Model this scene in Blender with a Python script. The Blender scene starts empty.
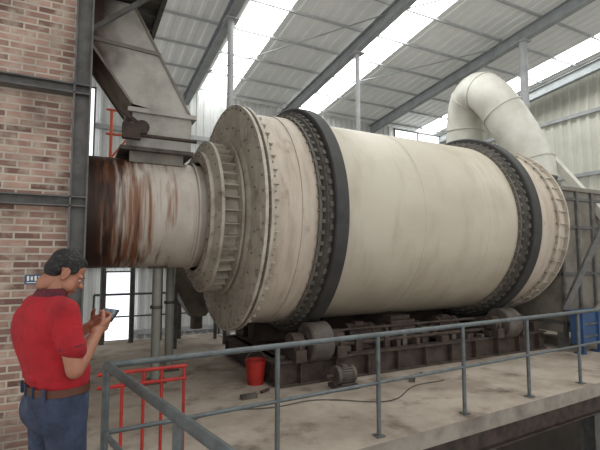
import bpy, math, random
from mathutils import Vector, Matrix, Euler
random.seed(4)
sc = bpy.context.scene
COL = sc.collection
V = Vector

# ------------------------------------------------------------ materials
def s2l(c):
    return tuple(((x/255)/12.92 if x/255 <= .04045 else ((x/255+.055)/1.055)**2.4) for x in c) + (1,)

def pmat(name, a, b=None, rough=.6, metal=0, scale=(1,1,1), ns=3, lo=.4, hi=.7, bump=0, c=None, cns=1.2, clo=.55, chi=.7, cscale=(1,1,1), emit=0):
    m = bpy.data.materials.new(name); m.use_nodes = True
    nt = m.node_tree; N = nt.nodes; L = nt.links
    p = N['Principled BSDF']
    p.inputs['Roughness'].default_value = rough
    p.inputs['Metallic'].default_value = metal
    if b is None: b = tuple(x*.8 for x in a)
    tc = N.new('ShaderNodeTexCoord')
    def nz(sca, s, l, h):
        mp = N.new('ShaderNodeMapping'); mp.inputs['Scale'].default_value = sca
        L.new(tc.outputs['Object'], mp.inputs[0])
        t = N.new('ShaderNodeTexNoise'); t.inputs['Scale'].default_value = s; t.inputs['Detail'].default_value = 7
        t.inputs['Roughness'].default_value = .62
        L.new(mp.outputs[0], t.inputs['Vector'])
        r = N.new('ShaderNodeMapRange'); r.inputs[1].default_value = l; r.inputs[2].default_value = h
        L.new(t.outputs['Fac'], r.inputs[0])
        return t, r
    t, r = nz(scale, ns, lo, hi)
    mx = N.new('ShaderNodeMix'); mx.data_type = 'RGBA'
    mx.inputs[6].default_value = s2l(a); mx.inputs[7].default_value = s2l(b)
    L.new(r.outputs[0], mx.inputs[0])
    out = mx.outputs[2]
    if c is not None:
        t2, r2 = nz(cscale, cns, clo, chi)
        m2 = N.new('ShaderNodeMix'); m2.data_type = 'RGBA'
        L.new(out, m2.inputs[6]); m2.inputs[7].default_value = s2l(c)
        L.new(r2.outputs[0], m2.inputs[0]); out = m2.outputs[2]
    L.new(out, p.inputs['Base Color'])
    if emit:
        L.new(out, p.inputs['Emission Color']); p.inputs['Emission Strength'].default_value = emit
    if bump:
        bp = N.new('ShaderNodeBump'); bp.inputs['Strength'].default_value = bump; bp.inputs['Distance'].default_value = .02
        L.new(t.outputs['Fac'], bp.inputs['Height']); L.new(bp.outputs[0], p.inputs['Normal'])
    return m

def xmask(m, col, x0, x1, ns=5, amp=.5, axis=0, sca=(1,1,1)):
    """blend a stain colour in along an object axis from x0 (full) to x1 (none)"""
    nt = m.node_tree; N = nt.nodes; L = nt.links; p = N['Principled BSDF']
    src = p.inputs['Base Color'].links[0].from_socket
    tc = N.new('ShaderNodeTexCoord'); sp = N.new('ShaderNodeSeparateXYZ'); L.new(tc.outputs['Object'], sp.inputs[0])
    mp = N.new('ShaderNodeMapping'); mp.inputs['Scale'].default_value = sca; L.new(tc.outputs['Object'], mp.inputs[0])
    t = N.new('ShaderNodeTexNoise'); t.inputs['Scale'].default_value = ns; t.inputs['Detail'].default_value = 8; L.new(mp.outputs[0], t.inputs['Vector'])
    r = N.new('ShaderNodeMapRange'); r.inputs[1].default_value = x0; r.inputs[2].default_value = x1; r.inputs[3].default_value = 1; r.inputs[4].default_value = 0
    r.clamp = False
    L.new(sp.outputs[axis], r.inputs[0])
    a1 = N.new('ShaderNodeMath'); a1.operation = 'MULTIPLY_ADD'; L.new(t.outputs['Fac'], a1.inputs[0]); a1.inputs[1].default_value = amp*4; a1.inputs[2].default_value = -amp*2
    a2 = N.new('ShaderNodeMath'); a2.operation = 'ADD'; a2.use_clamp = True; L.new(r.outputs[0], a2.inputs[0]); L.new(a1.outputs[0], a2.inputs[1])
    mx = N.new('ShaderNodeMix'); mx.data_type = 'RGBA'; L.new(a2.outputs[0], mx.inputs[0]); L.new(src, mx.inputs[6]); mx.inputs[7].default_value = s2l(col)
    L.new(mx.outputs[2], p.inputs['Base Color'])

def brickmat():
    m = bpy.data.materials.new('brick'); m.use_nodes = True
    nt = m.node_tree; N = nt.nodes; L = nt.links; p = N['Principled BSDF']; p.inputs['Roughness'].default_value = .9
    tc = N.new('ShaderNodeTexCoord'); sp = N.new('ShaderNodeSeparateXYZ'); L.new(tc.outputs['Object'], sp.inputs[0])
    ad = N.new('ShaderNodeMath'); L.new(sp.outputs[0], ad.inputs[0]); L.new(sp.outputs[1], ad.inputs[1])
    cb = N.new('ShaderNodeCombineXYZ'); L.new(ad.outputs[0], cb.inputs[0]); L.new(sp.outputs[2], cb.inputs[1])
    b = N.new('ShaderNodeTexBrick'); L.new(cb.outputs[0], b.inputs['Vector'])
    b.inputs['Scale'].default_value = 1; b.inputs['Brick Width'].default_value = .2; b.inputs['Row Height'].default_value = .062
    b.inputs['Mortar Size'].default_value = .01; b.inputs['Mortar Smooth'].default_value = .35; b.inputs['Bias'].default_value = -.05
    b.inputs['Color1'].default_value = s2l((178,144,128)); b.inputs['Color2'].default_value = s2l((104,74,66)); b.inputs['Mortar'].default_value = s2l((190,180,166))
    t = N.new('ShaderNodeTexNoise'); t.inputs['Scale'].default_value = 9; t.inputs['Detail'].default_value = 8; L.new(tc.outputs['Object'], t.inputs['Vector'])
    r = N.new('ShaderNodeMapRange'); r.inputs[1].default_value = .46; r.inputs[2].default_value = .68; r.inputs[4].default_value = .8; L.new(t.outputs['Fac'], r.inputs[0])
    mx = N.new('ShaderNodeMix'); mx.data_type = 'RGBA'; L.new(r.outputs[0], mx.inputs[0]); L.new(b.outputs['Color'], mx.inputs[6]); mx.inputs[7].default_value = s2l((188,174,158))
    t2 = N.new('ShaderNodeTexNoise'); t2.inputs['Scale'].default_value = 1.6; t2.inputs['Detail'].default_value = 8; L.new(tc.outputs['Object'], t2.inputs['Vector'])
    r2 = N.new('ShaderNodeMapRange'); r2.inputs[1].default_value = .46; r2.inputs[2].default_value = .68; r2.inputs[4].default_value = .65; L.new(t2.outputs['Fac'], r2.inputs[0])
    m2 = N.new('ShaderNodeMix'); m2.data_type = 'RGBA'; L.new(r2.outputs[0], m2.inputs[0]); L.new(mx.outputs[2], m2.inputs[6]); m2.inputs[7].default_value = s2l((90,76,68))
    L.new(m2.outputs[2], p.inputs['Base Color'])
    bp = N.new('ShaderNodeBump'); bp.inputs['Strength'].default_value = .6; bp.inputs['Distance'].default_value = .01; bp.invert = True
    L.new(b.outputs['Fac'], bp.inputs['Height']); L.new(bp.outputs[0], p.inputs['Normal'])
    return m

M = {}
M['brick'] = brickmat()
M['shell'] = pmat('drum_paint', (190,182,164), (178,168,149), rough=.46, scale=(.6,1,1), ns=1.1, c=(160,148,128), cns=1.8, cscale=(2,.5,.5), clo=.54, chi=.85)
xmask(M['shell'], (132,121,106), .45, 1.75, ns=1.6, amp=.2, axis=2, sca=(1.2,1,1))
M['shell2'] = pmat('drum_paint_dirty', (190,178,162), (164,148,132), rough=.6, scale=(4,.7,.7), ns=2.2, lo=.42, hi=.72, c=(130,104,88), cns=3, cscale=(2.2,1,1), clo=.58, chi=.8)
M['face'] = pmat('flange_paint', (188,180,166), (152,142,128), rough=.65, ns=4, lo=.4, hi=.7, c=(118,100,86), cns=5, clo=.56, chi=.74)
M['duct'] = pmat('duct_metal', (206,198,186), (176,164,152), rough=.5, metal=.1, ns=2.5, scale=(1.5,1,.6), lo=.35, hi=.75, c=(138,98,76), cns=2.2, cscale=(4.5,1,.35), clo=.60, chi=.74)
xmask(M['duct'], (134,88,60), .22, .90, ns=3.0, amp=1.3, sca=(4.5,.6,.22))
xmask(M['duct'], (82,48,30), .18, .66, ns=3.4, amp=1.3, sca=(4.2,.6,.28))
xmask(M['duct'], (48,30,22), .08, .42, ns=4.2, amp=1.2, sca=(3.6,.8,.35))
M['chute'] = pmat('chute_steel', (180,177,168), (146,141,132), rough=.55, ns=3, c=(104,86,74), cns=1.5, clo=.6, chi=.68)
xmask(M['chute'], (74,56,48), .16, .42, ns=2.2, amp=.55)
M['tyre'] = pmat('ring_black', (62,61,59), (46,45,43), rough=.6, metal=.2, ns=4)
M['lug'] = pmat('ring_lug', (104,99,91), (74,69,63), rough=.7, ns=7)
M['lugd'] = pmat('ring_lug_dark', (82,78,72), (60,56,52), rough=.7, ns=7)
M['iron'] = pmat('dark_iron', (78,65,57), (44,37,33), rough=.8, ns=6)
M['irongrey'] = pmat('grey_iron', (96,88,81), (60,53,48), rough=.7, ns=6)
M['bolt'] = pmat('bolt_steel', (140,130,116), (104,92,80), rough=.7, ns=9)
M['rail'] = pmat('rail_paint', (100,107,107), (78,82,82), rough=.45, metal=.2, ns=12)
M['red'] = pmat('red_paint', (180,44,36), (140,36,30), rough=.5, ns=9)
M['orange'] = pmat('orange_paint', (214,100,60), (190,86,50), rough=.5)
M['concrete'] = pmat('concrete', (182,170,156), (146,133,119), rough=.85, ns=1.2, lo=.38, hi=.64, c=(104,89,77), cns=1.9, clo=.53, chi=.70, bump=.2)
M['slabedge'] = pmat('slab_edge', (150,142,130), (110,100,92), rough=.9, ns=3)
M['pit'] = pmat('pit_floor', (84,76,70), (58,52,48), rough=.9, ns=1)
M['roof'] = pmat('roof_sheet_glow', (200,200,196), (186,186,182), rough=.6, ns=.6, emit=.17)  # faint emission added to the sheets to brighten the roof underside
M['purlin'] = pmat('purlin_steel', (172,174,174), (150,152,152), rough=.6)
M['rafter'] = pmat('rafter_steel', (154,158,158), (132,136,137), rough=.6)
M['sky'] = pmat('skylight_panel', (250,252,252), (246,250,250), emit=6)
M['win'] = pmat('window_panel', (250,252,255), (236,242,248), emit=1.4)
M['wall'] = pmat('siding', (210,209,196), (192,191,178), rough=.6, ns=.8)
M['wall2'] = pmat('siding_white', (210,211,208), (194,195,192), rough=.6, ns=.8)
M['pipe'] = pmat('exhaust_pipe', (200,198,187), (178,175,163), rough=.5, ns=2)
M['pipe2'] = pmat('exhaust_pipe_green', (154,157,147), (130,133,123), rough=.5, ns=2)
M['steelgrey'] = pmat('frame_steel', (100,99,96), (72,70,67), rough=.6, ns=8)
M['hood'] = pmat('hood_steel', (132,126,115), (98,92,84), rough=.6, ns=3)
M['blue'] = pmat('blue_paint', (56,84,122), (44,66,100), rough=.5)
M['white'] = pmat('white_paint', (225,225,220), (210,210,204), rough=.5)
M['shirt'] = pmat('red_shirt', (168,24,36), (132,16,28), rough=.85, ns=7, bump=.9)
M['collar'] = pmat('dark_collar', (60,30,40), (120,24,34), rough=.85, ns=60)
M['jeans'] = pmat('denim', (58,68,90), (38,46,64), rough=.9, ns=12, bump=.8, c=(88,100,122), cns=5, clo=.55, chi=.8)
M['skin'] = pmat('skin', (166,114,90), (148,98,76), rough=.5, ns=12)
M['lip'] = pmat('lip', (148,84,74))
M['hair'] = pmat('hair', (24,22,22), (84,82,80), rough=.75, ns=70, lo=.5, hi=.8, bump=.5)
M['belt'] = pmat('belt', (92,52,34), (70,38,26), rough=.5)
M['black'] = pmat('black_plastic', (22,22,24), (16,16,18), rough=.3)
M['eye'] = pmat('eye_white', (215,208,200))
M['screen'] = pmat('phone_screen', (70,90,110), (150,160,165), rough=.15, ns=30, emit=.3)
M['grate'] = pmat('platform_steel', (86,84,80), (60,56,52), rough=.7, ns=5)

# ------------------------------------------------------------ mesh builder
class MB:
    def __init__(s): s.v=[]; s.f=[]; s.mi=[]; s.sm=[]; s.mats=[]
    def _m(s, k):
        if k not in s.mats: s.mats.append(k)
        return s.mats.index(k)
    def add(s, vs, fs, mat, smooth=False):
        o = len(s.v); mi = s._m(mat)
        s.v += [tuple(x) for x in vs]
        for f in fs:
            s.f.append(tuple(i+o for i in f)); s.mi.append(mi); s.sm.append(smooth)
    def box(s, c, d, mat, R=None):
        c = V(c); hx,hy,hz = d[0]/2,d[1]/2,d[2]/2
        vs = [V((x*hx,y*hy,z*hz)) for x in (-1,1) for y in (-1,1) for z in (-1,1)]
        if R is not None: vs = [R @ v for v in vs]
        s.add([v+c for v in vs], [(0,1,3,2),(4,6,7,5),(0,4,5,1),(2,3,7,6),(0,2,6,4),(1,5,7,3)], mat)
    def bar(s, p1, p2, w, h, mat, up=(0,0,1)):
        p1=V(p1); p2=V(p2); d=(p2-p1); L=d.length; x=d.normalized(); y=V(up).cross(x)
        if y.length<1e-4: y=V((0,1,0)).cross(x)
        y.normalize(); z=x.cross(y)
        R=Matrix((x,y,z)).transposed()
        s.box((p1+p2)/2,(L,w,h),mat,R)
    def ibeam(s, p1, p2, w, h, mat, t=.015, up=(0,0,1)):
        p1=V(p1); p2=V(p2); x=(p2-p1).normalized(); y=V(up).cross(x)
        y.normalize(); z=x.cross(y)
        s.bar(p1+z*(h/2),p2+z*(h/2),w,t,mat,up); s.bar(p1-z*(h/2),p2-z*(h/2),w,t,mat,up); s.bar(p1,p2,t,h,mat,up)
    def frame(s, d):
        d=d.normalized(); u=V((0,0,1)) if abs(d.z)<.95 else V((0,1,0))
        a=d.cross(u).normalized(); b=d.cross(a).normalized(); return a,b
    def cyl(s, p1, p2, r1, mat, r2=None, n=20, caps=True):
        p1=V(p1); p2=V(p2); r2 = r1 if r2 is None else r2
        a,b=s.frame(p2-p1); vs=[]
        for p,r in ((p1,r1),(p2,r2)):
            for i in range(n):
                t=2*math.pi*i/n; vs.append(p+a*math.cos(t)*r+b*math.sin(t)*r)
        s.add(vs,[(i,(i+1)%n,n+(i+1)%n,n+i) for i in range(n)],mat,True)
        if caps:
            s.add(vs,[tuple(range(n-1,-1,-1)),tuple(range(n,2*n))],mat,False)
    def tube(s, pts, r, mat, n=12, caps=True):
        pts=[V(p) for p in pts]; vs=[]; a=None
        for k,p in enumerate(pts):
            d=(pts[min(k+1,len(pts)-1)]-pts[max(k-1,0)]).normalized()
            if a is None: a,b=s.frame(d)
            else:
                a=(a-d*a.dot(d)).normalized()
            b=d.cross(a)
            rr = r[k] if isinstance(r,(list,tuple)) else r
            for i in range(n):
                t=2*math.pi*i/n; vs.append(p+a*math.cos(t)*rr+b*math.sin(t)*rr)
        fs=[]
        for k in range(len(pts)-1):
            for i in range(n): fs.append((k*n+i,k*n+(i+1)%n,(k+1)*n+(i+1)%n,(k+1)*n+i))
        s.add(vs,fs,mat,True)
        if caps: s.add(vs,[tuple(range(n-1,-1,-1)),tuple(range((len(pts)-1)*n,len(pts)*n))],mat)
    def lathe(s, o, axis, prof, mat, n=96, smooth=False):
        o=V(o); d=V(axis).normalized(); a,b=s.frame(d)
        for (x0,r0),(x1,r1) in zip(prof[:-1],prof[1:]):
            vs=[]
            for x,r in ((x0,r0),(x1,r1)):
                for i in range(n):
                    t=2*math.pi*i/n; vs.append(o+d*x+a*math.cos(t)*r+b*math.sin(t)*r)
            s.add(vs,[(i,n+i,n+(i+1)%n,(i+1)%n) for i in range(n)],mat,True)
    def ball(s, c, r, mat, n=12):
        c=V(c); rr = V(r) if isinstance(r,(tuple,list)) else V((r,r,r)); vs=[];fs=[]
        for j in range(n+1):
            for i in range(n*2):
                p=math.pi*j/n; t=math.pi*i/n
                vs.append(c+V((math.sin(p)*math.cos(t)*rr.x,math.sin(p)*math.sin(t)*rr.y,math.cos(p)*rr.z)))
        w=n*2
        for j in range(n):
            for i in range(w): fs.append((j*w+i,(j+1)*w+i,(j+1)*w+(i+1)%w,j*w+(i+1)%w))
        s.add(vs,fs,mat,True)
    def make(s, name, parent=None, bevel=0, loc=None):
        me=bpy.data.meshes.new(name); me.from_pydata(s.v,[],s.f)
        for k in s.mats: me.materials.append(M[k])
        me.polygons.foreach_set('material_index',s.mi); me.polygons.foreach_set('use_smooth',s.sm); me.update()
        ob=bpy.data.objects.new(name,me); COL.objects.link(ob)
        if parent: ob.parent=parent
        if bevel:
            b=ob.modifiers.new('bevel','BEVEL'); b.width=bevel; b.segments=2; b.limit_method='ANGLE'
        return ob
def empty(name):
    e=bpy.data.objects.new(name,None); COL.objects.link(e); return e

# ------------------------------------------------------------ building
XB0,XB1,YB0,YB1=-5.0,14.6,-3.0,14.0
ZE,SL=7.15,.107
def rz(y): return ZE+SL*(YB1-y)
def corr(mb, x0,x1, P, mat, pitch=.24, dep=.035):
    xs=[];x=x0;k=0
    pat=[(0,0),(.5,0),(.62,1),(.88,1)]
    while x<x1:
        for a,o in pat:
            if x+a*pitch<x1: xs.append((x+a*pitch,o*dep))
        x+=pitch
    xs.append((x1,0))
    vs=[];
    for x,o in xs: vs+= [P(x,o,0),P(x,o,1)]
    mb.add(vs,[(2*i,2*i+1,2*i+3,2*i+2) for i in range(len(xs)-1)],mat)
w=MB()
corr(w,XB0,XB1,lambda x,o,t:(x,YB1-o,-3+(ZE+3)*t),'wall2')
for z in (-.5,1.5,3.5,5.6): w.box((4.8,YB1-.1,z),(19.6,.08,.14),'purlin')
w.make('wall_back')
w=MB()
corr(w,YB0,YB1,lambda y,o,t:(XB1-o,y,-3+(rz(y)+3)*t),'wall',pitch=.3,dep=.05)
for z in (0,2.2,4.4,6.4): w.box((XB1-.1,5.5,z),(.08,17,.12),'purlin')
w.make('wall_right')
strips=[(3.35,4.35),(6.6,7.9),(12.7,13.7)]
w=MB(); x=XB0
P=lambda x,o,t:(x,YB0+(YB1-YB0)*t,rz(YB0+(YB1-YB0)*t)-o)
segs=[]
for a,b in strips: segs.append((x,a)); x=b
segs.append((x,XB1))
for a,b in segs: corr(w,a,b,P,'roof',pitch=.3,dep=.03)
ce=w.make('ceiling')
w=MB()
for a,b in strips:
    w.add([P(a,0,0),P(b,0,0),P(b,0,1),P(a,0,1)],[(0,1,2,3)],'sky')
w.make('window_skylight')
w=MB(); y=YB1-.4
while y>YB0:
    w.box((4.8,y,rz(y)-.06),(19.6,.04,.06),'purlin'); y-=1.15
w.make('roof_purlins')
w=MB()
for x in (-.8,2.95,6.45,10.3,13.9):
    w.ibeam((x,YB0,rz(YB0)-.3),(x,YB1,rz(YB1)-.3),.18,.3,'rafter',t=.02)
for (xa,ya),(xb,yb) in (((2.95,12.5),(6.45,8)),((6.45,12.5),(10.3,8)),((6.45,8),(10.3,4)),((2.95,8),(6.45,4))):
    w.cyl((xa,ya,rz(ya)-.2),(xb,yb,rz(yb)-.2),.018,'rafter',n=8)
w.make('roof_rafters')
for i,(x,y,r) in enumerate(((2.95,9.3,.075),(6.5,9.35,.06),(10.3,7.2,.10))):
    c=MB(); c.cyl((x,y,.02),(x,y,rz(y)-.46),r,'purlin'); c.box((x,y,rz(y)-.47),(.3,.3,.03),'purlin'); c.box((x,y,.014),(.3,.3,.024),'purlin')
    c.make('steel_column')
def window(name,x0,x1,z0,z1):
    b=MB(); y=YB1-.16
    b.box(((x0+x1)/2,y,(z0+z1)/2),(x1-x0,.02,z1-z0),'win')
    n=max(1,round((x1-x0)/1.0))
    for i in range(n+1): b.box((x0+(x1-x0)*i/n,y-.02,(z0+z1)/2),(.05,.05,z1-z0+.05),'steelgrey')
    for z in (z0,z1): b.box(((x0+x1)/2,y-.02,z),(x1-x0+.05,.05,.05),'steelgrey')
    b.make(name)
window('window_1',-.9,.28,4.4,6.7)
window('window_2',.72,1.5,-.7,1.3)
window('window_3',11.4,13.9,5.6,7.0)

f=MB(); f.box((4.8,5.5,-3.05),(19.6,17,.1),'pit'); f.make('floor')
d=MB()
def slab(poly,z0,z1):
    n=len(poly)
    vs=[(x,y,z1) for x,y in poly]+[(x,y,z0) for x,y in poly]
    d.add(vs,[tuple(range(n))],'concrete'); d.add(vs,[tuple(range(2*n-1,n-1,-1))],'slabedge')
    d.add(vs,[(i,n+i,n+(i+1)%n,(i+1)%n) for i in range(n)],'slabedge')
def fy(x): return 3.42+.05*(x-1.5)   # front rail line
slab([(-3.4,-2.5),(1.25,-2.5),(.72,1.0),(.28,3.22),(12,fy(12)-.10),(12,9.8),(-3.4,9.8)],-.17,0)
for x in (2.0,4.4,6.8,9.2,11.6): d.ibeam((x,4.1,-.32),(x,9.7,-.32),.14,.28,'steelgrey')
d.ibeam((.5,fy(.5)+.05,-.32),(12,fy(12)+.05,-.32),.12,.28,'iron')
d.make('concrete_deck')
w=MB(); w.box((5.8,6.4,-1.8),(12,.2,2.4),'pit'); w.make('wall_pit')
for x in (4.35,6.75,9.2):
    c=MB(); yy=fy(x)+.2; c.ibeam((x,yy,-3),(x,yy,-.47),.2,.2,'steelgrey',up=(0,1,0)); c.box((x,yy,-2.98),(.35,.35,.04),'steelgrey'); c.make('deck_column')

# ------------------------------------------------------------ brick housing
b=MB(); b.box((-1.7,6.5,2.9),(3.3,4.2,5.8),'brick'); fur=b.make('brick_furnace')
s=MB(); Y=4.36
s.ibeam((-.02,Y-.02,0),(-.02,Y-.02,6.2),.13,.13,'steelgrey',t=.014,up=(1,0,0))
s.ibeam((-1.7,Y-.02,0),(-1.7,Y-.02,6.2),.13,.13,'steelgrey',t=.014,up=(1,0,0))
s.ibeam((-.02,8.62,0),(-.02,8.62,6.2),.13,.13,'steelgrey',t=.014,up=(1,0,0))
for z in (2.2,3.22,4.35,5.5): s.ibeam((-3.3,Y-.02,z),(.04,Y-.02,z),.13,.08,'steelgrey',t=.012)
for z in (3.22,5.5): s.ibeam((-.01,Y,z),(-.01,8.6,z),.08,.1,'steelgrey',t=.012)
s.make('steel_frame',fur)
g=MB(); g.box((-.33,4.285,1.52),(.13,.012,.08),'blue')
for i in range(4): g.box((-.37+i*.027,4.277,1.53),(.016,.006,.032 if i%2 else .04),'white')
g.box((-.33,4.277,1.495),(.10,.006,.007),'white')
g.make('wall_sign')

# ------------------------------------------------------------ drum
AY,AZ,R=6.43,2.316,1.6
O=(0,AY,AZ); AX=(1,0,0)
def ring_pt(x,r,t): return V((x,AY+r*math.cos(t),AZ+r*math.sin(t)))
def blocks(mb,x,r,n,dim,mat,off=0):
    for i in range(n):
        t=2*math.pi*(i+off)/n
        y=V((0,-math.sin(t),math.cos(t))); z=V((0,math.cos(t),math.sin(t)))
        Rm=Matrix((V((1,0,0)),y,z)).transposed()
        mb.box(ring_pt(x,r,t),dim,mat,Rm)
def bolts(mb,x,r,n,rad,le,mat='bolt',off=0):
    for i in range(n):
        t=2*math.pi*(i+off)/n; p=ring_pt(x,r,t); mb.cyl(p,p+V((le,0,0)),rad,mat,n=6)
drum=empty('rotary_drum')
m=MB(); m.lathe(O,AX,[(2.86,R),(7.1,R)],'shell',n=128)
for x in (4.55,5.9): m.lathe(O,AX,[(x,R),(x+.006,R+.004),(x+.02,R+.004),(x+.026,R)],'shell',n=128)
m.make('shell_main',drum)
m=MB(); m.lathe(O,AX,[(2.0,R),(2.5,R+.0),(2.5,R+.012),(2.88,R+.012)],'shell2',n=128)
m.lathe(O,AX,[(7.1,R+.01),(7.75,R+.01),(8.05,R-.02),(8.05,.8)],'shell2',n=128); m.make('shell_ends',drum)
m=MB() # inlet flange
m.lathe(O,AX,[(1.96,1.15),(1.96,1.69),(2.0,1.69),(2.0,1.6)],'face',n=128)
m.lathe(O,AX,[(2.04,1.6),(2.04,1.69),(2.08,1.69),(2.08,1.6)],'face',n=128)
bolts(m,1.94,1.64,52,.016,.18)
blocks(m,2.13,1.625,52,(.08,.014,.05),'face',.5)
bolts(m,1.945,1.36,30,.014,.03)
m.box(ring_pt(1.95,1.5,3.25),(.02,.14,.2),'face'); m.box(ring_pt(1.95,1.42,2.3),(.02,.12,.16),'face')
m.make('inlet_flange',drum)
m=MB() # collar
m.lathe(O,AX,[(1.5,.8),(1.5,.96),(1.55,.96),(1.6,1.12),(1.64,1.12),(1.64,.98),(1.86,.98),(1.96,1.2)],'face',n=96)
m.lathe(O,AX,[(1.86,.98),(1.86,1.16),(1.89,1.16),(1.89,.98)],'face',n=96)
blocks(m,1.75,1.04,40,(.2,.012,.13),'face')
bolts(m,1.57,1.07,30,.014,.05)
bolts(m,1.48,.9,30,.014,.04)
m.make('seal_collar',drum)
for x0,nm in ((2.72,'a'),(6.6,'b')):
    m=MB()
    m.lathe(O,AX,[(x0,R),(x0,R+.05),(x0+.04,R+.05),(x0+.04,R)],'lug',n=128)
    blocks(m,x0+.1,R+.035,72,(.14,.05,.05),'lug')
    m.lathe(O,AX,[(x0+.06,R+.01),(x0+.1,R+.09),(x0+.17,R+.1)],'lugd',n=128)
    blocks(m,x0+.145,R+.105,72,(.05,.07,.03),'lug',.5)
    m.lathe(O,AX,[(x0+.17,R+.02),(x0+.17,R+.17),(x0+.185,R+.19),(x0+.36,R+.19),(x0+.375,R+.17),(x0+.375,R+.02)],'tyre',n=160)
    bolts(m,x0-.02,R+.03,60,.013,.04)
    m.make('riding_ring_'+nm,drum)
m=MB()
for x in (7.62,7.9): m.lathe(O,AX,[(x,R-.02),(x,R+.06),(x+.04,R+.06),(x+.04,R-.02)],'face',n=128)
bolts(m,7.59,R+.035,44,.016,.1)
blocks(m,7.78,R+.02,44,(.22,.014,.04),'face')
m.make('outlet_flange',drum)

m=MB(); m.lathe(O,AX,[(-.04,.75),(1.55,.75)],'duct',n=80)
for x in (.03,1.4): m.lathe(O,AX,[(x,.75),(x,.78),(x+.03,.78),(x+.03,.75)],'duct',n=80)
m.lathe(O,AX,[(.72,.75),(.725,.755),(.75,.755),(.755,.75)],'duct',n=80)
m.make('inlet_duct')
for x,y in ((.99,6.35),(1.28,6.95)):
    m=MB(); zt=AZ-math.sqrt(.75**2-(y-AY)**2)
    m.cyl((x,y,.02),(x,y,zt+.01),.062,'pipe2'); m.box((x,y,.014),(.28,.28,.024),'irongrey'); m.box((x,y,zt),(.24,.2,.03),'irongrey')
    m.cyl((x,y,1.0),(x,y,1.04),.085,'irongrey')
    m.make('support_pipe')

# feed chute
c=MB()
y0,y1=6.0,6.86
top=[(-.42,y0,5.1),(.55,y0,5.1),(.55,y1,5.1),(-.42,y1,5.1)]
mid=[(.56,y0,3.74),(1.36,y0,3.62),(1.36,y1,3.62),(.56,y1,3.74)]
c.add(top+mid,[(0,1,5,4),(1,2,6,5),(2,3,7,6),(3,0,4,7)],'chute')
c.box((.96,6.43,3.66),(.9,.94,.06),'chute')
c.box((.96,6.43,3.4),(.78,.84,.5),'chute')
c.box((.9,6.43,3.14),(.95,.95,.05),'irongrey')
c.box((.9,6.43,3.05),(.7,.8,.16),'hood')
for k in (.42,):
    pts=[V(a).lerp(V(b_),k) for a,b_ in zip(top,mid)]
    for i in range(4): c.bar(pts[i],pts[(i+1)%4],.05,.05,'hood')
for i in range(4): c.bar(top[i],mid[i],.03,.03,'hood')
c.cyl((.45,5.9,3.3),(1.4,5.9,3.3),.025,'iron',n=10); c.box((.55,5.86,3.33),(.22,.1,.2),'iron'); c.cyl((.68,5.84,3.4),(.68,5.98,3.4),.09,'iron')
c.bar((.68,5.86,3.4),(.42,5.86,3.6),.03,.05,'iron')
c.make('feed_chute')
p=MB()
p.box((.4,6.4,5.16),(1.0,2.2,.06),'grate')
for y in (5.3,5.7,6.1,6.5,6.9,7.3): p.bar((-.1,y,5.1),(.9,y,5.1),.06,.1,'grate')
for x in (-.05,.88): p.bar((x,5.3,5.09),(x,7.5,5.09),.06,.14,'grate')
for y in (5.35,6.4,7.45): p.cyl((.88,y,5.16),(.88,y,6.1),.022,'rail')
for z in (5.6,6.1): p.cyl((.88,5.35,z),(.88,7.45,z),.022,'rail'); p.cyl((-.05,5.35,z),(.88,5.35,z),.022,'rail')
p.bar((.85,5.35,5.05),(0.03,5.35,4.3),.05,.05,'grate')
p.make('upper_platform')
o=MB()
for x in (.5,.85,1.2): o.cyl((x,9.4,3.4),(x,9.4,4.7),.03,'orange',n=8)
for z in (3.7,4.2,4.7): o.cyl((.4,9.4,z),(1.6,9.4,z),.025,'orange',n=8)
o.cyl((1.6,9.4,3.4),(1.6,9.4,4.7),.025,'orange',n=8)
o.cyl((.5,9.4,3.7),(1.2,9.4,4.7),.02,'orange',n=8); o.bar((.4,9.5,3.4),(2.0,9.5,3.4),.4,.06,'steelgrey')
for x in (.45,1.0,1.55,1.95): o.cyl((x,9.5,0),(x,9.5,3.4),.05,'steelgrey')
o.make('orange_access_platform')
hp=MB()
def frus(mb,cx,cy,z0,z1,a0,b0,a1,b1,mat):
    vs=[(cx+sx*a0,cy+sy*b0,z0) for sx,sy in ((-1,-1),(1,-1),(1,1),(-1,1))]+[(cx+sx*a1,cy+sy*b1,z1) for sx,sy in ((-1,-1),(1,-1),(1,1),(-1,1))]
    mb.add(vs,[(0,1,5,4),(1,2,6,5),(2,3,7,6),(3,0,4,7),(4,5,6,7),(3,2,1,0)],mat)
HX,HY=2.15,8.8
frus(hp,HX,HY,.55,1.15,.15,.15,.5,.35,'hood'); frus(hp,HX,HY,1.15,1.7,.5,.35,.5,.35,'hood')
for sx in (-.48,.48):
    for sy in (-.33,.33): hp.box((HX+sx,HY+sy,.6),(.06,.06,1.2),'steelgrey')
hp.cyl((HX,HY,.3),(HX,HY,.56),.12,'irongrey'); hp.make('dust_hopper')

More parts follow.
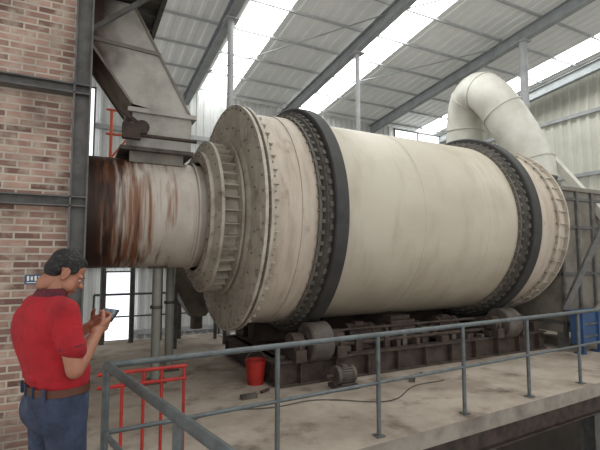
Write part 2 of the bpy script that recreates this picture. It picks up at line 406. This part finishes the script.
# ------------------------------------------------------------ support base
base=empty('drum_support_base')
m=MB()
for y in (5.36,7.5): m.ibeam((2.35,y,.17),(7.9,y,.17),.16,.3,'iron',t=.03)
for x in (2.4,3.3,4.1,4.9,5.7,6.4,7.3,7.85): m.ibeam((x,5.4,.17),(x,7.45,.17),.14,.26,'iron',t=.025)
m.box((3.05,6.43,.32),(1.0,2.2,.03),'iron'); m.box((6.85,6.43,.32),(1.0,2.2,.03),'iron')
m.box((4.9,6.9,.5),(4.6,.3,.4),'iron')
for i in range(10): m.box((2.7+i*.55,5.3,.17),(.02,.1,.26),'iron')
for i in range(30):
    x=2.5+i*.18; m.box((x,5.42+random.uniform(-.03,.35),.33+random.uniform(0,.1)),(random.uniform(.05,.16),random.uniform(.05,.15),random.uniform(.06,.30)),'iron' if i%3 else 'irongrey')
m.cyl((2.6,5.5,.44),(7.6,5.5,.44),.03,'iron'); m.cyl((3.4,5.62,.62),(6.4,5.62,.62),.02,'iron')
m.make('frame',base,bevel=.004)
for k,xr in enumerate((2.99,6.87)):
    m=MB()
    for sg in (-1,1):
        yc=AY+sg*1.04*1.0; rr=.27
        dist=R+.19+rr; zc=AZ-math.sqrt(dist**2-1.04**2)
        m.lathe((0,yc,zc),AX,[(xr-.17,.08),(xr-.17,rr-.02),(xr-.15,rr),(xr+.15,rr),(xr+.17,rr-.02),(xr+.17,.08)],'irongrey',n=40)
        m.cyl((xr-.42,yc,zc),(xr+.42,yc,zc),.07,'iron')
        for sx in (-.32,.32):
            m.box((xr+sx,yc,.40),(.16,.4,.16),'iron'); m.cyl((xr+sx-.08,yc,zc),(xr+sx+.08,yc,zc),.15,'iron',n=24)
            for q in (-.16,.16): m.cyl((xr+sx,yc+q,.46),(xr+sx,yc+q,.54),.025,'iron',n=6)
    m.make('roller_station_%d'%k,base,bevel=.004)
mo=MB()
def motor(mb,x,y,z,L,r,body='irongrey'):
    mb.cyl((x,y,z),(x+L,y,z),r*.9,body,n=28)
    for i in range(20):
        t=2*math.pi*i/20; dv=V((0,math.cos(t),math.sin(t)))
        mb.bar(V((x+L*.12,y,z))+dv*r*.95,V((x+L*.8,y,z))+dv*r*.95,.008,r*.18,body,up=dv)
    mb.cyl((x+L*.82,y,z),(x+L,y,z),r*1.02,body,n=28); mb.cyl((x-.02,y,z),(x+.04,y,z),r*1.1,body,n=28)
    mb.cyl((x-.14,y,z),(x,y,z),r*.2,'iron'); mb.box((x+L*.45,y,z+r),(L*.3,r*.8,r*.4),body); mb.box((x+L*.5,y,z-r),(L*.7,r*1.5,r*.2),body)
motor(mo,3.75,5.8,.52,.5,.15,'iron'); motor(mo,5.6,5.8,.52,.46,.15,'iron')
mo.make('electric_motor',base)
m=MB()
m.box((4.78,5.9,.5),(.5,.5,.38),'iron'); m.box((4.78,5.9,.72),(.4,.36,.07),'iron'); m.cyl((4.3,5.8,.52),(5.3,5.8,.52),.05,'iron'); m.cyl((4.45,5.8,.52),(4.52,5.8,.52),.11,'irongrey')
m.cyl((5.15,5.8,.52),(5.22,5.8,.52),.11,'irongrey'); m.box((4.0,5.8,.34),(.7,.5,.06),'iron'); m.box((5.85,5.8,.34),(.7,.5,.06),'iron')
m.cyl((3.5,6.43,.45),(6.4,6.43,.45),.05,'iron')
m.make('gearbox',base,bevel=.01)
m=MB(); motor(m,3.05,4.95,.17,.26,.11,'irongrey'); m.box((3.17,4.95,.03),(.32,.28,.05),'iron'); m.make('small_pump')
bk=MB(); bk.lathe((2.2,5.65,0),(0,0,1),[(0.0,0.0),(0,.11),(.30,.14),(.32,.147),(.32,.135),(.02,.10),(.02,0)],'red',n=32)
bk.tube([(2.2+.14*math.cos(a),5.65,.30+.14*math.sin(a)) for a in [math.pi*i/10 for i in range(11)]],.005,'irongrey',n=6); bk.make('red_bucket')
hz=MB(); pts=[]
for i in range(60):
    t=i/59; pts.append((1.0+3.6*t,4.55+.22*math.sin(t*7)+.1*math.sin(t*17),.01))
hz.tube(pts,.006,'irongrey',n=8); hz.make('floor_hose')
for j,(x,y) in enumerate(((1.9,5.1),(4.2,4.8))):
    q=MB(); q.box((x,y,.026),(.2,.08,.05),'irongrey',Matrix.Rotation(j*.8,3,'Z')); q.cyl((x+.2,y+.1,.022),(x+.34,y+.18,.022),.018,'iron',n=10); q.make('scrap_metal')

# ------------------------------------------------------------ railings
def rail(name,pts,posts,H=.955,mid=.5,r=.024,mat='rail',pr=None,base_=True):
    m=MB(); m.tube([(x,y,H) for x,y in pts],r,mat,n=14)
    if mid: m.tube([(x,y,mid) for x,y in pts],r*.7,mat,n=10)
    for x,y in posts:
        m.cyl((x,y,0),(x,y,H),pr or r*.9,mat,n=14)
        if base_: m.box((x,y,.006),(.09,.09,.012),mat)
    return m.make(name)
rail('guard_railing',[(.2,fy(.2)),(9.6,fy(9.6))],[(x,fy(x)) for x in (1.53,2.62,3.83,5.0,6.15,7.3,8.4,9.6)],mid=.5)
def lp(t): return (.2+(.82-.2)*t,fy(.2)+(.2-fy(.2))*t)
rail('guard_railing',[lp(0),lp(.5),lp(1)],[lp(.0),lp(.39),lp(.75),lp(1)],r=.028)
rail('guard_railing',[(.3,9.7),(11.9,9.7)],[(.3+i*1.29,9.7) for i in range(10)],mid=.5)
rail('guard_railing',[(11.9,4.1),(11.9,9.7)],[(11.9,4.1+i*1.12) for i in range(6)],mid=.5)
rr=MB()
for z in (.80,.70): rr.cyl((.16,3.75,z),(.84,3.75,z),.015,'red',n=10)
for x in (.34,.50,.64,.82): rr.cyl((x,3.75,0),(x,3.75,.80),.013,'red',n=10)
rr.make('red_safety_railing')

# ------------------------------------------------------------ discharge end
h=MB()
h.box((8.9,6.43,1.65),(1.5,2.7,2.7),'hood'); h.box((8.9,6.43,3.04),(1.6,2.8,.08),'hood')
for z in (.5,1.4,2.3,2.85): h.box((8.9,6.43,z),(1.56,2.76,.06),'steelgrey')
for x in (8.15,8.65,9.15,9.65):
    h.box((x,5.06,1.65),(.06,.06,2.7),'steelgrey')
for x in (8.2,9.6):
    for y in (5.15,7.7): h.box((x,y,.16),(.14,.14,.31),'steelgrey')
h.add([(8.5,5.8,3.06),(9.7,5.8,3.06),(9.7,7.1,3.06),(8.5,7.1,3.06),(8.75,6.0,3.6),(9.45,6.0,3.6),(9.45,6.7,3.6),(8.75,6.7,3.6)],[(0,1,5,4),(1,2,6,5),(2,3,7,6),(3,0,4,7)],'hood')
h.bar((7.95,4.95,.75),(8.75,4.55,2.5),.08,.1,'steelgrey'); h.bar((8.2,4.9,.3),(9.2,4.4,1.6),.06,.08,'hood')
h.make('discharge_hood',bevel=.005)
e=MB()
ctrl=[V(q) for q in ((9.15,6.25,3.45),(9.15,6.35,4.05),(8.98,6.75,5.0),(8.85,7.1,5.62),(8.9,7.5,5.92),(9.0,7.92,5.75),(9.1,8.12,5.25),(9.1,8.17,4.6))]
path=[]
for i in range(len(ctrl)-1):
    p0=ctrl[max(i-1,0)];p1=ctrl[i];p2=ctrl[i+1];p3=ctrl[min(i+2,len(ctrl)-1)]
    for j in range(4):
        t=j/4; path.append(.5*((2*p1)+(p2-p0)*t+(2*p0-5*p1+4*p2-p3)*t*t+(3*p1-p0-3*p2+p3)*t**3))
path.append(ctrl[-1])
e.tube(path,[.47]*len(path),'pipe',n=32)
e.tube([ctrl[-1],(9.1,8.17,3.2),(9.1,8.17,0.01)],.46,'pipe2',n=32)
for i in (3,9,14,19,25):
    pa=V(path[i]); dd=(V(path[i+1])-pa).normalized(); e.cyl(pa,pa+dd*.03,.49,'pipe',n=32)
e.make('exhaust_duct')
cv=MB()
cv.bar((9.75,7.3,5.5),(9.25,4.2,1.6),.12,.16,'pipe')
cv.cyl((9.3,4.3,1.75),(9.3,4.3,0),.05,'steelgrey'); cv.box((9.24,4.1,1.5),(.3,.3,.3),'hood')
cv.cyl((9.85,5.0,0),(9.85,5.0,2.6),.04,'steelgrey')
cv.make('inclined_conveyor')
bl=MB(); bl.box((8.5,4.78,.45),(1.1,.16,.55),'blue'); bl.box((8.5,4.78,.745),(1.16,.2,.04),'blue')
for x in (8.02,8.5,8.98): bl.box((x,4.68,.38),(.05,.05,.76),'blue'); bl.box((x,4.74,.015),(.12,.16,.03),'blue')
for z in (.3,.52): bl.box((8.5,4.69,z),(1.0,.02,.03),'steelgrey')
bl.make('blue_machine_guard',bevel=.005)

# ------------------------------------------------------------ man
def lean(v):
    z=v[2]; k=min(1,max(0,(1.30-z)/.28)); k=k*k*(3-2*k)
    return (v[0]+.04*k, v[1]+.05*k, z)
def voxel(name,parts,vox,mat,parent,smooth=4,T=Matrix.Identity(4),ln=False):
    b=MB(); b.mats=[mat]
    for p in parts:
        if p[0]=='e':
            c=V(p[1]); n0=len(b.v); b.ball((0,0,0),p[2],mat,n=14)
            Rm = Euler(p[3]).to_matrix() if len(p)>3 else Matrix.Identity(3)
            for i in range(n0,len(b.v)): b.v[i]=tuple(Rm@V(b.v[i])+c)
        elif p[0]=='c':
            p1,p2,r1,r2=V(p[1]),V(p[2]),p[3],p[4]
            b.ball(p1,r1,mat,n=10); b.ball(p2,r2,mat,n=10); b.cyl(p1,p2,r1,mat,r2=r2,n=20)
        elif p[0]=='l':
            n=28; vs=[]; st=p[1]
            for (cx,cy,cz,rx,ry) in st:
                for i in range(n):
                    t=2*math.pi*i/n; ct,stt=math.cos(t),math.sin(t)
                    vs.append((cx+rx*math.copysign(abs(ct)**.85,ct),cy+ry*math.copysign(abs(stt)**.85,stt),cz))
            fs=[(k*n+i,k*n+(i+1)%n,(k+1)*n+(i+1)%n,(k+1)*n+i) for k in range(len(st)-1) for i in range(n)]
            fs+= [tuple(range(n-1,-1,-1)),tuple(range((len(st)-1)*n,len(st)*n))]
            b.add(vs,fs,mat,True)
    b.v=[tuple(T@V(v)) for v in b.v]
    ob=b.make(name)
    md=ob.modifiers.new('r','REMESH'); md.mode='VOXEL'; md.voxel_size=vox; md.use_smooth_shade=True
    ms=ob.modifiers.new('s','SMOOTH'); ms.iterations=smooth; ms.factor=.5
    dg=bpy.context.evaluated_depsgraph_get(); me=bpy.data.meshes.new_from_object(ob.evaluated_get(dg))
    ob.modifiers.clear(); ob.data=me
    if ln:
        for v in me.vertices: v.co=lean(v.co)
    if not me.materials: me.materials.append(M[mat])
    for p in me.polygons: p.use_smooth=True; p.material_index=0
    ob.parent=parent; return ob
man=empty('man')
sh={1:V((.183,0,1.405)),-1:V((-.183,.02,1.405))}
el={1:V((.245,.03,1.135)),-1:V((-.235,.12,1.14))}
wr={1:V((.125,.205,1.29)),-1:V((-.075,.265,1.285))}
WZ=.05
shirt=[('l',[(0,0,.975+WZ,.166,.118),(0,0,1.01+WZ,.174,.13),(0,.005,1.05+WZ,.18,.138),(0,.008,1.15,.184,.14),(0,0,1.24,.188,.135),(0,-.01,1.31,.196,.13),(0,-.015,1.38,.19,.115),(0,-.01,1.43,.145,.092),(0,0,1.47,.082,.073),(0,.01,1.49,.062,.064)]),
 ('e',(0,-.05,1.3),(.165,.088,.15)),('e',(.085,-.05,1.36),(.08,.066,.08)),('e',(-.085,-.05,1.36),(.08,.066,.08)),
 ('c',(-.12,-.105,1.08),(.06,-.135,1.09),.012,.01),('c',(.14,-.06,1.09),(.02,-.135,1.13),.012,.008),('c',(.15,-.04,1.22),(.03,-.135,1.18),.012,.006),('c',(-.16,-.03,1.19),(-.05,-.13,1.15),.013,.006)]
for s_ in (1,-1):
    e_=sh[s_].lerp(el[s_],.60)
    shirt+= [('c',sh[s_]-V((s_*.06,0,-.01)),sh[s_],.068,.07),('c',sh[s_],e_,.069,.065)]
voxel('shirt',shirt,.008,'shirt',man,smooth=4,ln=True)
voxel('shirt_collar',[('l',[(0,.0,1.455,.086,.082),(0,.012,1.48,.078,.076),(0,.022,1.512,.066,.068)])],.006,'collar',man,2)
for s_ in (1,-1):
    a=sh[s_].lerp(el[s_],.60); b_=sh[s_].lerp(el[s_],.63); q=MB(); q.cyl(a,b_,.064,'collar',r2=.063,n=28); q.v=[lean(v) for v in q.v]; q.make('sleeve_cuff',man)
jeans=[('l',[(0,0,.84,.165,.122),(0,-.01,.91,.176,.136),(0,-.006,.98,.172,.133),(0,0,1.05,.164,.122)]),('e',(.082,-.05,.92),(.09,.088,.11)),('e',(-.082,-.05,.92),(.09,.088,.11))]
hip={1:V((.09,0,.87)),-1:V((-.09,0,.87))}; kn={1:V((.105,.03,.48)),-1:V((-.10,.01,.48))}; an={1:V((.11,0,.10)),-1:V((-.11,-.02,.10))}
for s_ in (1,-1):
    jeans+=[('c',hip[s_],kn[s_],.097,.072),('c',kn[s_],an[s_]+V((0,0,.03)),.072,.066)]
voxel('jeans',jeans,.009,'jeans',man,smooth=4,ln=True)
q=MB(); n=40; vs=[]
for z,k in ((1.008,1.0),(1.044,1.0)):
    for i in range(n):
        t=2*math.pi*i/n; ct,st_=math.cos(t),math.sin(t); vs.append((.175*k*math.copysign(abs(ct)**.85,ct),.131*k*math.copysign(abs(st_)**.85,st_)-.002,z))
q.add(vs,[(i,(i+1)%n,n+(i+1)%n,n+i) for i in range(n)],'belt',True)
for x in (-.12,-.04,.04,.12): q.box((x,-.132 if abs(x)<.1 else -.118,1.026),(.012,.012,.055),'jeans')
q.box((0.02,.131,1.026),(.05,.012,.04),'bolt')
q.v=[lean(v) for v in q.v]; q.make('belt',man)
for s_ in (1,-1):
    a=an[s_]; voxel('shoe',[('e',a+V((0,.06,-.055)),(.047,.13,.04)),('e',a+V((0,-.02,-.035)),(.043,.06,.05)),('l',[(a.x,a.y+.05,.0,.045,.14),(a.x,a.y+.05,.025,.047,.142)])],.008,'black',man,2,ln=True)
HP=V((.005,.08,1.588))
body=[('l',[(0,0,.95,.10,.06),(0,0,1.1,.11,.06),(0,0,1.3,.14,.08),(0,0,1.4,.13,.07),(0,0,1.46,.06,.05)]),('c',(0,.0,1.42),(0,.06,1.565),.056,.053)]
for s_ in (1,-1):
    body+=[('c',sh[s_],el[s_],.05,.041),('c',el[s_],el[s_].lerp(wr[s_],.35),.041,.041),('c',el[s_].lerp(wr[s_],.35),wr[s_],.041,.027),('c',(0,0,1.4),sh[s_],.05,.05)]
bs=voxel('body_skin',body,.007,'skin',man,smooth=3)
HT=Matrix.Translation(HP)@Matrix.Rotation(math.radians(-16),4,'Z')@Matrix.Rotation(math.radians(-33),4,'X')@Matrix.Scale(.97,4)
voxel('head',[('e',(0,-.012,.035),(.074,.094,.082)),('e',(0,.03,-.03),(.062,.062,.082)),('e',(0,.055,-.085),(.032,.03,.026)),('e',(0,.102,-.022),(.013,.02,.014)),('c',(0,.085,.012),(0,.1,-.016),.008,.01),
 ('e',(.033,.07,.018),(.026,.018,.01)),('e',(-.033,.07,.018),(.026,.018,.01)),('e',(0,.088,-.055),(.022,.01,.007)),('e',(0,.086,-.066),(.019,.01,.007)),('c',(0,-.02,-.04),(0,-.045,-.09),.05,.05),
 ('e',(.05,.04,-.05),(.02,.035,.035)),('e',(-.05,.04,-.05),(.02,.035,.035))],.0045,'skin',man,2,HT)
for s_ in (1,-1):
    voxel('ear',[('e',(s_*.077,-.008,-.008),(.009,.019,.033),(0,0,s_*-.35)),('e',(s_*.083,-.018,.0),(.006,.012,.026)),('e',(s_*.075,-.002,-.034),(.007,.009,.01))],.003,'skin',man,1,HT)
    q=MB(); q.ball((0,0,0),.0095,'eye'); q.ball((0,.005,-.002),.006,'black'); q.v=[tuple(HT@(V(v)+V((s_*.03,.074,.0)))) for v in q.v]; q.make('eye',man)
q=MB(); q.ball((0,.094,-.06),(.02,.006,.005),'lip')
for s_ in (1,-1): q.ball((s_*.033,.087,.022),(.018,.005,.004),'hair')
q.v=[tuple(HT@V(v)) for v in q.v]; q.make('mouth_and_brows',man)
voxel('hair',[('e',(0,-.02,.05),(.079,.092,.076)),('e',(0,-.055,.0),(.07,.056,.062)),('e',(.064,.005,.03),(.013,.035,.03)),('e',(-.064,.005,.03),(.013,.035,.03)),('e',(0,.025,.083),(.055,.045,.033))],.005,'hair',man,3,HT)
def hand(name,W,d,pn,side,curl):
    d=V(d).normalized(); pn=V(pn); pn=(pn-d*pn.dot(d)).normalized(); sd=d.cross(pn).normalized()*side
    parts=[('c',W-d*.03,W+d*.01,.027,.026)]
    for k in range(4):
        o=(.03-.02*k)
        parts.append(('c',W+d*.015+sd*o*.7,W+d*(.082-.004*abs(k-1))+sd*o,.015,.0125))
    for k,L in enumerate((.07,.078,.072,.056)):
        o=(.033-.022*k); p=W+d*(.082-.004*abs(k-1))+sd*o; ang=.25
        for j,fr in enumerate((.46,.31,.23)):
            dd=(d*math.cos(ang)+pn*math.sin(ang)).normalized(); q_=p+dd*L*fr; r=(.0098,.0088,.0078)[j]
            parts.append(('c',p,q_,r,r-.0008)); p=q_; ang+=curl
    p=W+d*.025+sd*.026
    for L,v_,r in ((.042,(d*.55+sd*.6+pn*.45),.013),(.03,(d*.75+sd*.15+pn*.6),.0105),(.024,(d*.8-sd*.2+pn*.5),.009)):
        q_=p+v_.normalized()*L; parts.append(('c',p,q_,r,r-.001)); p=q_
    voxel(name,parts,.0035,'skin',man,1)
PH=V((.035,.305,1.35))
for s_ in (1,-1):
    dv=(PH+V((s_*.045,-.01,-.03))-wr[s_])
    hand('hand_right' if s_>0 else 'hand_left',wr[s_],dv,(-s_*.85,-.25,.45),1 if s_>0 else -1,.85)
q=MB(); Rp=Matrix.Rotation(math.radians(-38),3,'X')
q.box(PH,(.15,.009,.074),'black',Rp); q.box(PH+Rp@V((0,-.0052,0)),(.138,.001,.066),'screen',Rp)
q.make('smartphone',man,bevel=.002)
ang=math.atan2(.309,.951)-math.pi/2+math.radians(8)
man.rotation_euler=(0,0,ang); man.location=(-.135,2.62,0); man.scale=(1.02,1.02,1.02)

# ------------------------------------------------------------ light
wd=bpy.data.worlds.new('sky'); sc.world=wd; wd.use_nodes=True
bg=wd.node_tree.nodes['Background']; bg.inputs[0].default_value=(.99,.99,.99,1); bg.inputs[1].default_value=1.05
sc.view_settings.view_transform='Standard'
cam=bpy.data.cameras.new('camera'); co=bpy.data.objects.new('camera',cam); COL.objects.link(co)
cam.sensor_width=36; cam.lens=26; cam.clip_start=.05
co.location=(0,0,1.7); co.rotation_euler=(math.radians(94.36),0,math.radians(-27)); sc.camera=co
